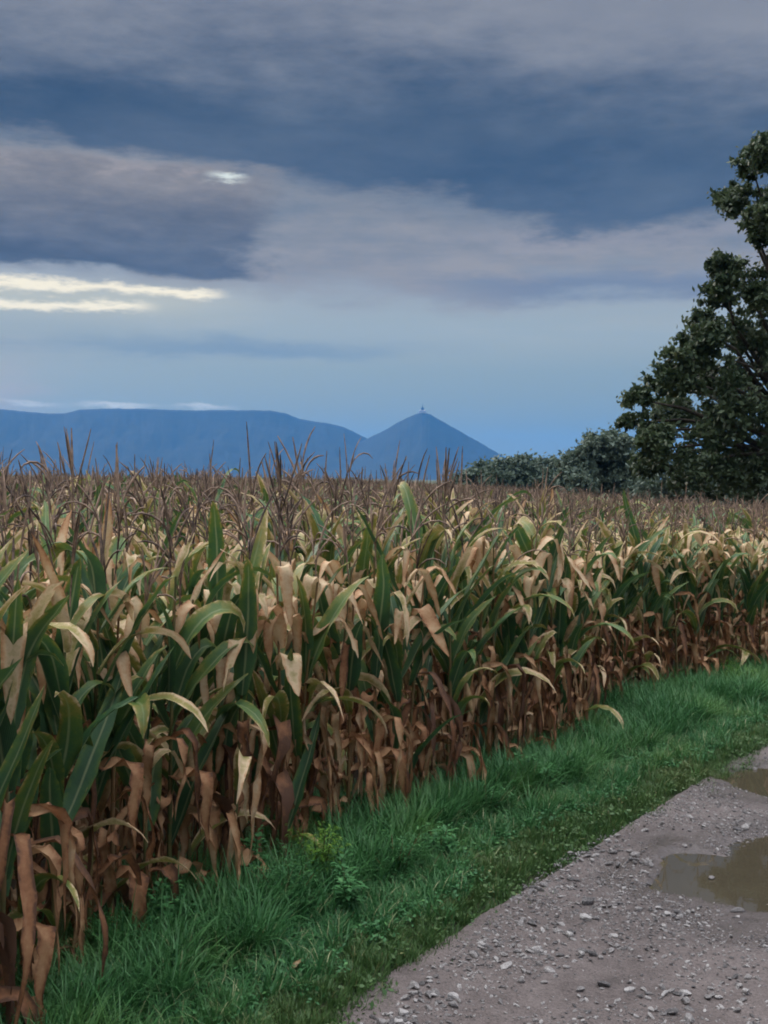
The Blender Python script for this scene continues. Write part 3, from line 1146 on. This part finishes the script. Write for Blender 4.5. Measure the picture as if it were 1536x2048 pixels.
for k in range(19000):
    t_ = -3 + 17 * r.random() if k < 17000 else r.uniform(14, 45)
    te_ = float(track_edge(t_)) + .04 * math.sin(t_ * 5) + .30 * (float(fbm(np.array(t_ * 3.6), np.array(3.0), 3, 9)) - .5) - .04 + (-abs(r.gauss(0, .12)) if r.random() < .06 else 0)
    n_ = te_ + (float(corn_edge(t_)) + 0.42 - te_) * r.random()
    x, y, z = verge_point(t_, n_)
    x, y = TN(t_, n_)
    if abs(math.atan2(x, y)) > math.radians(27) + .2 or y < 2.5: continue
    w = (n_ - te_)
    p = r.random()
    pat = float(fbm(np.array(x * 1.6), np.array(y * 1.6), 2, 55))
    if w < .28 + .1 * r.random():
        if w < .05 and p < .55: continue
        I_.append(9 + r.randrange(4) if p < .85 else 17 + r.randrange(2)); s_ = r.uniform(.6, 1.1)
    elif w < .65:
        I_.append(r.randrange(5) if p < .45 else (9 + r.randrange(4) if p < .65 else 13 + r.randrange(4))); s_ = r.uniform(.6, 1.0)
    else:
        I_.append(5 + r.randrange(4) if p < .30 + (.3 if pat > .5 else 0) else (r.randrange(5) if p < .72 else 13 + r.randrange(4)))
        s_ = r.uniform(.75, 1.15) * (.8 + .5 * pat)
    P_.append((x, y, z)); R_.append((r.gauss(0, .12), r.gauss(0, .12), r.uniform(0, 6.28))); S_.append((s_, s_, s_ * r.uniform(.8, 1.15)))
tag(scatter('grass', gv, P_, R_, S_, I_), 'lush dark green grass and clover on the verge between corn and track', 'grass', kind='stuff')


LV = variants('litter_variants', [LEAFME[k][i] for k in ('dead', 'bent') for i in range(6)])
P_, R_, S_, I_ = [], [], [], []
for k in range(110):
    t_ = r.uniform(-2, 10)
    ce = float(corn_edge(t_)); te_ = float(track_edge(t_))
    n_ = ce + .2 - abs(r.gauss(0, .30))
    if n_ < te_ + .3: continue
    x, y, z = verge_point(t_, n_)
    if n_ < te_: z = float(track_z(np.array(x), np.array(y)))
    P_.append((x, y, z + (.03 if n_ > te_ + .1 else .015))); R_.append((r.gauss(0, .5), -r.uniform(.9, 1.5), r.uniform(0, 6.28)))
    q = r.uniform(.12, .28); S_.append((q, q, q)); I_.append(r.randrange(12))
tag(scatter('leaf_litter', LV, P_, R_, S_, I_), 'scraps of dry brown corn leaf fallen in the grass', 'leaf litter', kind='stuff')


# ------------------------------------------------------------------ weeds: single plants rising out of the verge
def weed_meshes(seed, h, spread, feathery, mat):
    r = random.Random(seed)
    h *= 1.25; spread *= 1.15
    stems, bag = [], Bag()
    for s_ in range(r.randint(6, 10)):
        a_ = r.uniform(0, 6.28); lean = r.uniform(.1, 1.0) * spread; H = h * r.uniform(.6, 1.0)
        pts = [(math.cos(a_) * lean * (k / 5) ** 1.3, math.sin(a_) * lean * (k / 5) ** 1.3, H * (k / 5) - .01) for k in range(6)]
        stems.append(tube(pts, [.004, .0038, .0034, .003, .0022, .0012], 4))
        for b in range(90 if feathery else 56):
            q = r.uniform(.15, 1.0)
            base = Vector((math.cos(a_) * lean * q ** 1.3, math.sin(a_) * lean * q ** 1.3, H * q))
            b2 = r.uniform(0, 6.28); L = (.045 if feathery else .055) * r.uniform(.6, 1.4) * (1.15 - .6 * q); w = L * (.13 if feathery else .30)
            d_ = Vector((math.cos(b2), math.sin(b2), r.uniform(-.1, .9))).normalized(); sd = d_.cross(Vector((0, 0, 1))).normalized()
            base = base + d_ * r.uniform(0, .045)
            V = [base, base + d_ * L * .5 + sd * w, base + d_ * L - Vector((0, 0, L * .25)), base + d_ * L * .5 - sd * w]
            bag.add(np.array(V), np.array([(0, 1, 2, 3)]), np.full(4, min(1, max(0, r.gauss(.4 + .35 * q, .15)))), np.zeros(4))
    return join_vf(stems), bag.mesh('weed_leaves', [mat])


WEEDS = [(640, 1800, .30, .15, 1, 1, 'bushy weed with yellow-green tips at the corn edge, left of the verge bend'),
         (575, 1838, .27, .17, 1, 0, 'dark green feathery weed just left of the yellow-tipped bushy weed'),
         (505, 1800, .30, .10, 0, 0, 'upright leafy weed against the brown corn at the lower left'),
         (700, 1835, .22, .18, 0, 0, 'low spreading weed to the right of the yellow-tipped bushy weed'),
         (790, 1775, .22, .18, 1, 0, 'feathery weed in the deep grass below the middle of the corn edge'),
         (880, 1735, .20, .16, 0, 0, 'broad-leaved weed in the deep grass, next right after the feathery one'),
         (975, 1640, .22, .14, 1, 0, 'small feathery weed under the drooping orange corn leaf'),
         (1075, 1600, .24, .15, 0, 0, 'leafy weed where the grass meets the corn near the bend'),
         (1180, 1500, .24, .17, 1, 0, 'soft feathery weed right of the last overhanging corn leaves'),
         (1480, 1392, .30, .20, 1, 1, 'yellow-green weed standing before the corn at the far right'),
         (330, 1895, .24, .16, 0, 0, 'leafy weed in the deep grass at the lower left'),
         (230, 1960, .22, .15, 1, 0, 'feathery weed near the lower left corner of the verge')]
for k, (px, py, h, sp, fe, ye, lab) in enumerate(WEEDS):
    g = ground(px, py)
    root = tag(empty('weed', (g.x, g.y, 0.0)), lab, 'weed', 'weeds growing in the verge')
    st, le = weed_meshes(900 + k, h, sp, fe, M_WEEDY if ye else M_WEED)
    link('stem', mesh_of('weed_stem', *st, M_STALK), root)
    tag(link('foliage', le, root), kind='stuff')


# ------------------------------------------------------------------ stones
def stone_mesh(seed, sub=2):
    import bmesh
    r = random.Random(seed)
    bm = bmesh.new()
    bmesh.ops.create_icosphere(bm, subdivisions=sub, radius=1.0)
    ph = [r.uniform(0, 6.28) for _ in range(6)]
    planes = [(Vector((r.gauss(0, 1), r.gauss(0, 1), r.gauss(0, 1))).normalized(), r.uniform(.42, .78)) for _ in range(9)]
    for v_ in bm.verts:
        c_ = v_.co
        for (nn, dd) in planes:
            q = c_.dot(nn)
            if q > dd: c_ = c_ - nn * (q - dd)
        v_.co = Vector((c_.x * 1.3, c_.y * .9, c_.z * .70))
    me = bpy.data.meshes.new('stone')
    bm.to_mesh(me); bm.free()
    me.materials.append(M_STONE)
    return me


def stone_material():
    m, nt, b = new_mat('limestone')
    n = noise(nt, objco(nt), 3.0, 5, 0.7)
    f = ((n - .5) * 1.5 + .5 + (objrand(nt) - .5) * 0.7).clamp()
    col = ramp(nt, f, [(0.0, (0.03, 0.027, 0.027)), (0.30, (0.11, 0.10, 0.097)), (0.60, (0.22, 0.20, 0.19)), (1.0, (0.46, 0.43, 0.41))])
    nt.links.new(col.s, b.inputs['Base Color'])
    b.inputs['Roughness'].default_value = 0.75
    bumpn(nt, b, n, 0.1, 0.4)
    return m


M_STONE = stone_material()
STONES = [stone_mesh(k) for k in range(12)]
PEB = variants('pebble_variants', [stone_mesh(50 + k, 1) for k in range(8)])


def place_z(x, y):
    return float(track_z(np.array(x), np.array(y)))


# notable loose stones, each a thing
BIG = [(1175, 1806, .034, 'largest pale stone on the track, lying alone between grass edge and puddle'),
       (1378, 2042, .034, 'flat pale stone at the bottom edge of the photo'),
       (1100, 1943, .026, 'long pale stone on the bare lower part of the track'),
       (1160, 1985, .020, 'small pale stone low on the track, left of the flat one at the photo edge'),
       (905, 2010, .026, 'pale angular stone in the heap at the lower left track edge'),
       (1290, 1658, .026, 'dark-sided stone lying high on the track near the grass'),
       (1475, 1656, .030, 'dark stone on the far rim of the larger puddle'),
       (1225, 1700, .027, 'blocky pale stone among the rubble beside the grass edge'),
       (1425, 1745, .022, 'pale stone poking out of the brown puddle water'),
       (1228, 1873, .020, 'round pale stone in the middle of the track'),
       (1510, 1530, .032, 'pale stone beside the farther puddle')]
for k, (px, py, s_, lab) in enumerate(BIG):
    g = ground(px, py, -.03)
    z = max(place_z(g.x, g.y), WATER_Z if k == 8 else -9)
    o = link('stone', STONES[k % 12], None, (g.x, g.y, z + s_ * .30), (0, 0, k * 1.3), (s_, s_, s_ * (1.1 if k in (0, 7) else .85)))
    tag(o, lab, 'stone', 'larger loose stones on the gravel track')

r = random.Random(77)
CLUST = [(1200, 1700, 95, 28, 44), (1290, 1730, 75, 26, 26), (1110, 1765, 60, 22, 26), (1330, 1830, 110, 26, 34), (1190, 1900, 90, 30, 18),
         (960, 1895, 50, 26, 20), (1060, 1925, 70, 30, 20), (850, 1985, 70, 26, 34), (800, 2030, 60, 20, 24), (1440, 1990, 90, 36, 22), (1330, 2000, 90, 30, 16),
         (1440, 1650, 90, 16, 14), (1380, 1700, 60, 18, 16), (1120, 1850, 120, 50, 20), (1200, 1960, 260, 60, 20), (1480, 1850, 60, 40, 10), (1420, 1600, 90, 30, 8)]
placed = 0
for (cx, cy, sx, sy, n_) in CLUST:
    for k in range(n_):
        px, py = r.gauss(cx, sx * .55), r.gauss(cy, sy * .6)
        if px > 1600 or py > 2075: continue
        g = ground(px, py, -.03)
        t_, nn = toTN(g.x, g.y)
        if nn > float(track_edge(t_)) - .03: continue
        z = place_z(g.x, g.y)
        if z < WATER_Z - .012: continue
        s_ = min(.026, .0095 + r.expovariate(1 / .0060))
        placed += 1
        if placed > 300: break
        link('stone', r.choice(STONES), track, (g.x, g.y, z + s_ * .32), (r.gauss(0, .25), r.gauss(0, .25), r.uniform(0, 6.28)), (s_ * r.uniform(.9, 1.35), s_, s_ * r.uniform(.7, 1.15)))
print('stones', placed)

P_, R_, S_, I_ = [], [], [], []
for k in range(70000):
    t_ = r.uniform(-2, 9.5); te_ = float(track_edge(t_))
    nn = te_ - abs(r.gauss(0, .9)) if k % 2 else te_ - r.uniform(-.02, 4.2)
    x, y = TN(t_, nn)
    if y < 3 or x / y > .5: continue
    pat = float(fbm(np.array(x * 2.2), np.array(y * 2.2), 3, 88))
    if r.random() > (pat - .30) * 2.6: continue
    z = place_z(x, y)
    s_ = .003 + min(.011, r.expovariate(1 / .003))
    P_.append((x, y, z + s_ * .15)); R_.append((r.gauss(0, .3), r.gauss(0, .3), r.uniform(0, 6.28)))
    S_.append((s_ * r.uniform(.9, 1.4), s_, s_)); I_.append(r.randrange(8))
tag(scatter('gravel', PEB, P_, R_, S_, I_), 'fine loose gravel scattered over the track', 'gravel', kind='stuff')


# ------------------------------------------------------------------ trees
def leaf_cloud(centers, radii, per, size, seed, squash=.8):
    """leaf sized rhombs scattered through clump spheres"""
    rg = np.random.default_rng(seed)
    C = np.repeat(centers, per, axis=0); Rr = np.repeat(radii, per)
    n = len(C)
    d = rg.normal(size=(n, 3)); d /= np.linalg.norm(d, axis=1)[:, None]
    rad = np.minimum(np.abs(rg.normal(0, .62, n)), 1.7)
    P = C + d * (rad * Rr)[:, None] * np.array([1, 1, squash])
    ax = d * .5 + rg.normal(size=(n, 3)) * .7 + np.array([0, 0, -.25])
    ax /= np.linalg.norm(ax, axis=1)[:, None]
    sd = np.cross(ax, rg.normal(size=(n, 3))); sd /= np.linalg.norm(sd, axis=1)[:, None]
    s_ = size * rg.uniform(.6, 1.35, n)[:, None]
    V = np.stack([P - ax * s_, P + sd * s_ * .5, P + ax * s_, P - sd * s_ * .5], 1).reshape(-1, 3)
    F = np.arange(n * 4).reshape(n, 4)
    cl = np.repeat(rg.normal(0, .16, len(centers)), per)
    tint = np.clip(.42 + cl + rg.normal(0, .13, n), 0, 1)
    return V, F, np.repeat(tint, 4)


def limbs(base, targets, r0, seed, trunk_top):
    r = random.Random(seed)
    b = Vector(base)
    ps = [tube([b + Vector((0, 0, -.3)), b + Vector((0, 0, trunk_top * .5)), b + Vector((.1, 0, trunk_top))], [r0 * 1.25, r0, r0 * .85], 9)]
    for tg in targets:
        tg = Vector(tg)
        st = b + Vector((0, 0, trunk_top * r.uniform(.55, 1.0)))
        mid = st.lerp(tg, .45) + Vector((r.gauss(0, .25), r.gauss(0, .25), (tg - st).length * .10))
        m2 = st.lerp(tg, .75) + Vector((r.gauss(0, .2), r.gauss(0, .2), (tg - st).length * .07))
        k = r0 * r.uniform(.28, .45)
        ps.append(tube([st, mid, m2, tg], [k, k * .6, k * .35, k * .12], 5))
    return join_vf(ps)


def tree(name, label, cat, lobes, base, r0, trunk_top, sub, per, size, mat, seed, group=None, clump=.36, shell=.55):
    rg = np.random.default_rng(seed)
    cs, rs = [], []
    for (c_, R0) in lobes:
        n = int(sub * max(.4, (R0 / 1.2) ** 2)) if sub < 0 else sub
        d = rg.normal(size=(n, 3)); d /= np.linalg.norm(d, axis=1)[:, None]
        q = rg.random(n)[:, None] ** shell
        cs.append(np.array(c_) + d * q * R0 * np.array([1, 1, .85])); rs.append(np.full(n, R0 * clump) * rg.uniform(.6, 1.2, n))
    cs, rs = np.concatenate(cs), np.concatenate(rs)
    V, F, tint = leaf_cloud(cs, rs, per, size, seed + 1)
    root = tag(empty(name, tuple(base)), label, cat, group)
    b = np.array(base)
    tv, tf = limbs((0, 0, 0), [tuple(np.array(c_) - b) for (c_, R0) in lobes], r0, seed, trunk_top)
    link('trunk', mesh_of('trunk', tv, tf, M_BARK), root)
    tag(link('crown', mesh_of('crown', V - b, F, mat, attrs={'dry': tint}, smooth=False), root), kind='stuff')
    return root


DT = 42.0
big = [(1500, 322, 42), (1535, 300, 40), (1470, 395, 44), (1530, 410, 60), (1590, 350, 80), (1600, 470, 80), (1515, 470, 30), (1455, 540, 38), (1500, 575, 55), (1435, 590, 40),
       (1560, 590, 70), (1410, 650, 44), (1470, 670, 70), (1380, 690, 42), (1350, 735, 42), (1420, 750, 70), (1320, 770, 42), (1530, 720, 80),
       (1285, 800, 36), (1262, 845, 28), (1295, 860, 40), (1350, 830, 60), (1420, 850, 80), (1500, 830, 90), (1310, 915, 52), (1370, 930, 70),
       (1450, 940, 80), (1530, 930, 80), (1620, 700, 110), (1640, 880, 120), (1700, 560, 120), (1720, 420, 110), (1660, 290, 90), (1780, 740, 140), (1600, 240, 50)]
lobes = []
r = random.Random(8)
k_ = DT / F_PX
for (px, py, R0) in big:
    dd = DT + r.uniform(-2.4, 2.4)
    c_ = at(px, py, dd)
    lobes.append((tuple(c_), R0 * k_ * .95))
    if px > 1290:
        c2 = at(px + r.uniform(-10, 40), py + r.uniform(-20, 20), DT + r.choice((-3.4, 3.4)))
        lobes.append((tuple(c2), R0 * k_ * .8))
bs = at(1640, 1000, DT); bs.z = 0
tree('walnut_tree', 'large dark leafy tree rising behind the corn at the right edge', 'tree', lobes, bs, .42, 3.0, 20, 74, .105, M_WALNUT, 4, clump=.38)


def small_tree(label, name, spec, dist, by, sub, per, size, seed, mat=M_HEDGE, group='trees and bushes beyond the cornfield', clump=.42):
    L = []
    r = random.Random(seed)
    k_ = dist / F_PX
    for (px, py, R0) in spec:
        c_ = at(px, py, dist + r.uniform(-.8, .8) * R0 * k_)
        L.append((tuple(c_), R0 * k_ * 1.28))
        if group and dist < 250:
            c2 = at(px + r.uniform(-14, 14), py + R0 * .9, dist + r.uniform(-3, 3)); L.append((tuple(c2), R0 * k_ * 1.35))
    mx = sum(p[0] for p in spec) / len(spec)
    b = at(mx, by, dist); b.z = -.15
    top = max(.8, L[0][0][2] * .35)
    tree(name, label, 'tree', L, b, .18 * dist / 60, top, sub, per, size, mat, seed, group, clump, .4)


small_tree('round dark tree beyond the corn, just left of the large tree', 'field_tree',
           [(1195, 895, 34), (1225, 890, 30), (1160, 920, 30), (1245, 915, 34), (1200, 940, 44), (1150, 950, 34), (1270, 950, 44), (1235, 975, 40)], 95, 975, 34, 70, .19, 61)
small_tree('broad low dark bushy tree filling in behind the large tree', 'field_tree',
           [(1330, 960, 44), (1400, 955, 48), (1480, 950, 50), (1550, 945, 50), (1620, 940, 60), (1700, 935, 60)], 80, 975, 34, 60, .18, 62)
small_tree('rounded grey-green tree, rightmost of the low distant clump', 'field_tree',
           [(1100, 944, 26), (1072, 946, 26), (1130, 950, 26), (1150, 950, 24)], 170, 975, 30, 60, .30, 63)
small_tree('widest grey-green tree in the middle of the low distant clump', 'field_tree',
           [(1040, 940, 26), (1005, 942, 26), (1060, 950, 28), (1020, 958, 30)], 165, 975, 34, 60, .30, 64)
small_tree('low sloping grey-green tree, leftmost of the low distant clump', 'field_tree',
           [(965, 952, 26), (938, 962, 22), (985, 956, 24), (912, 974, 17)], 175, 975, 30, 60, .30, 65)
small_tree('small dark bush on the horizon right of the gap below the peak', 'field_bush',
           [(905, 980, 16), (880, 984, 14), (925, 984, 14)], 260, 985, 16, 40, .5, 66)
small_tree('small dark bush on the horizon left of the gap below the peak', 'field_bush',
           [(765, 975, 14), (790, 978, 13), (812, 983, 10), (740, 980, 12)], 300, 985, 16, 40, .5, 67)
small_tree('low dark tree on the horizon below the saddle', 'field_bush',
           [(700, 976, 14), (680, 978, 12), (722, 979, 12), (655, 982, 10)], 300, 985, 16, 40, .5, 68)
small_tree('tiny dark bush on the horizon left of the saddle', 'field_bush',
           [(583, 973, 11), (600, 977, 9), (565, 978, 9)], 300, 985, 16, 36, .5, 69)
small_tree('lowest faint bush on the horizon between its two neighbours', 'field_bush',
           [(632, 980, 8), (645, 982, 7), (615, 982, 7)], 320, 985, 12, 30, .5, 70)
print('done')
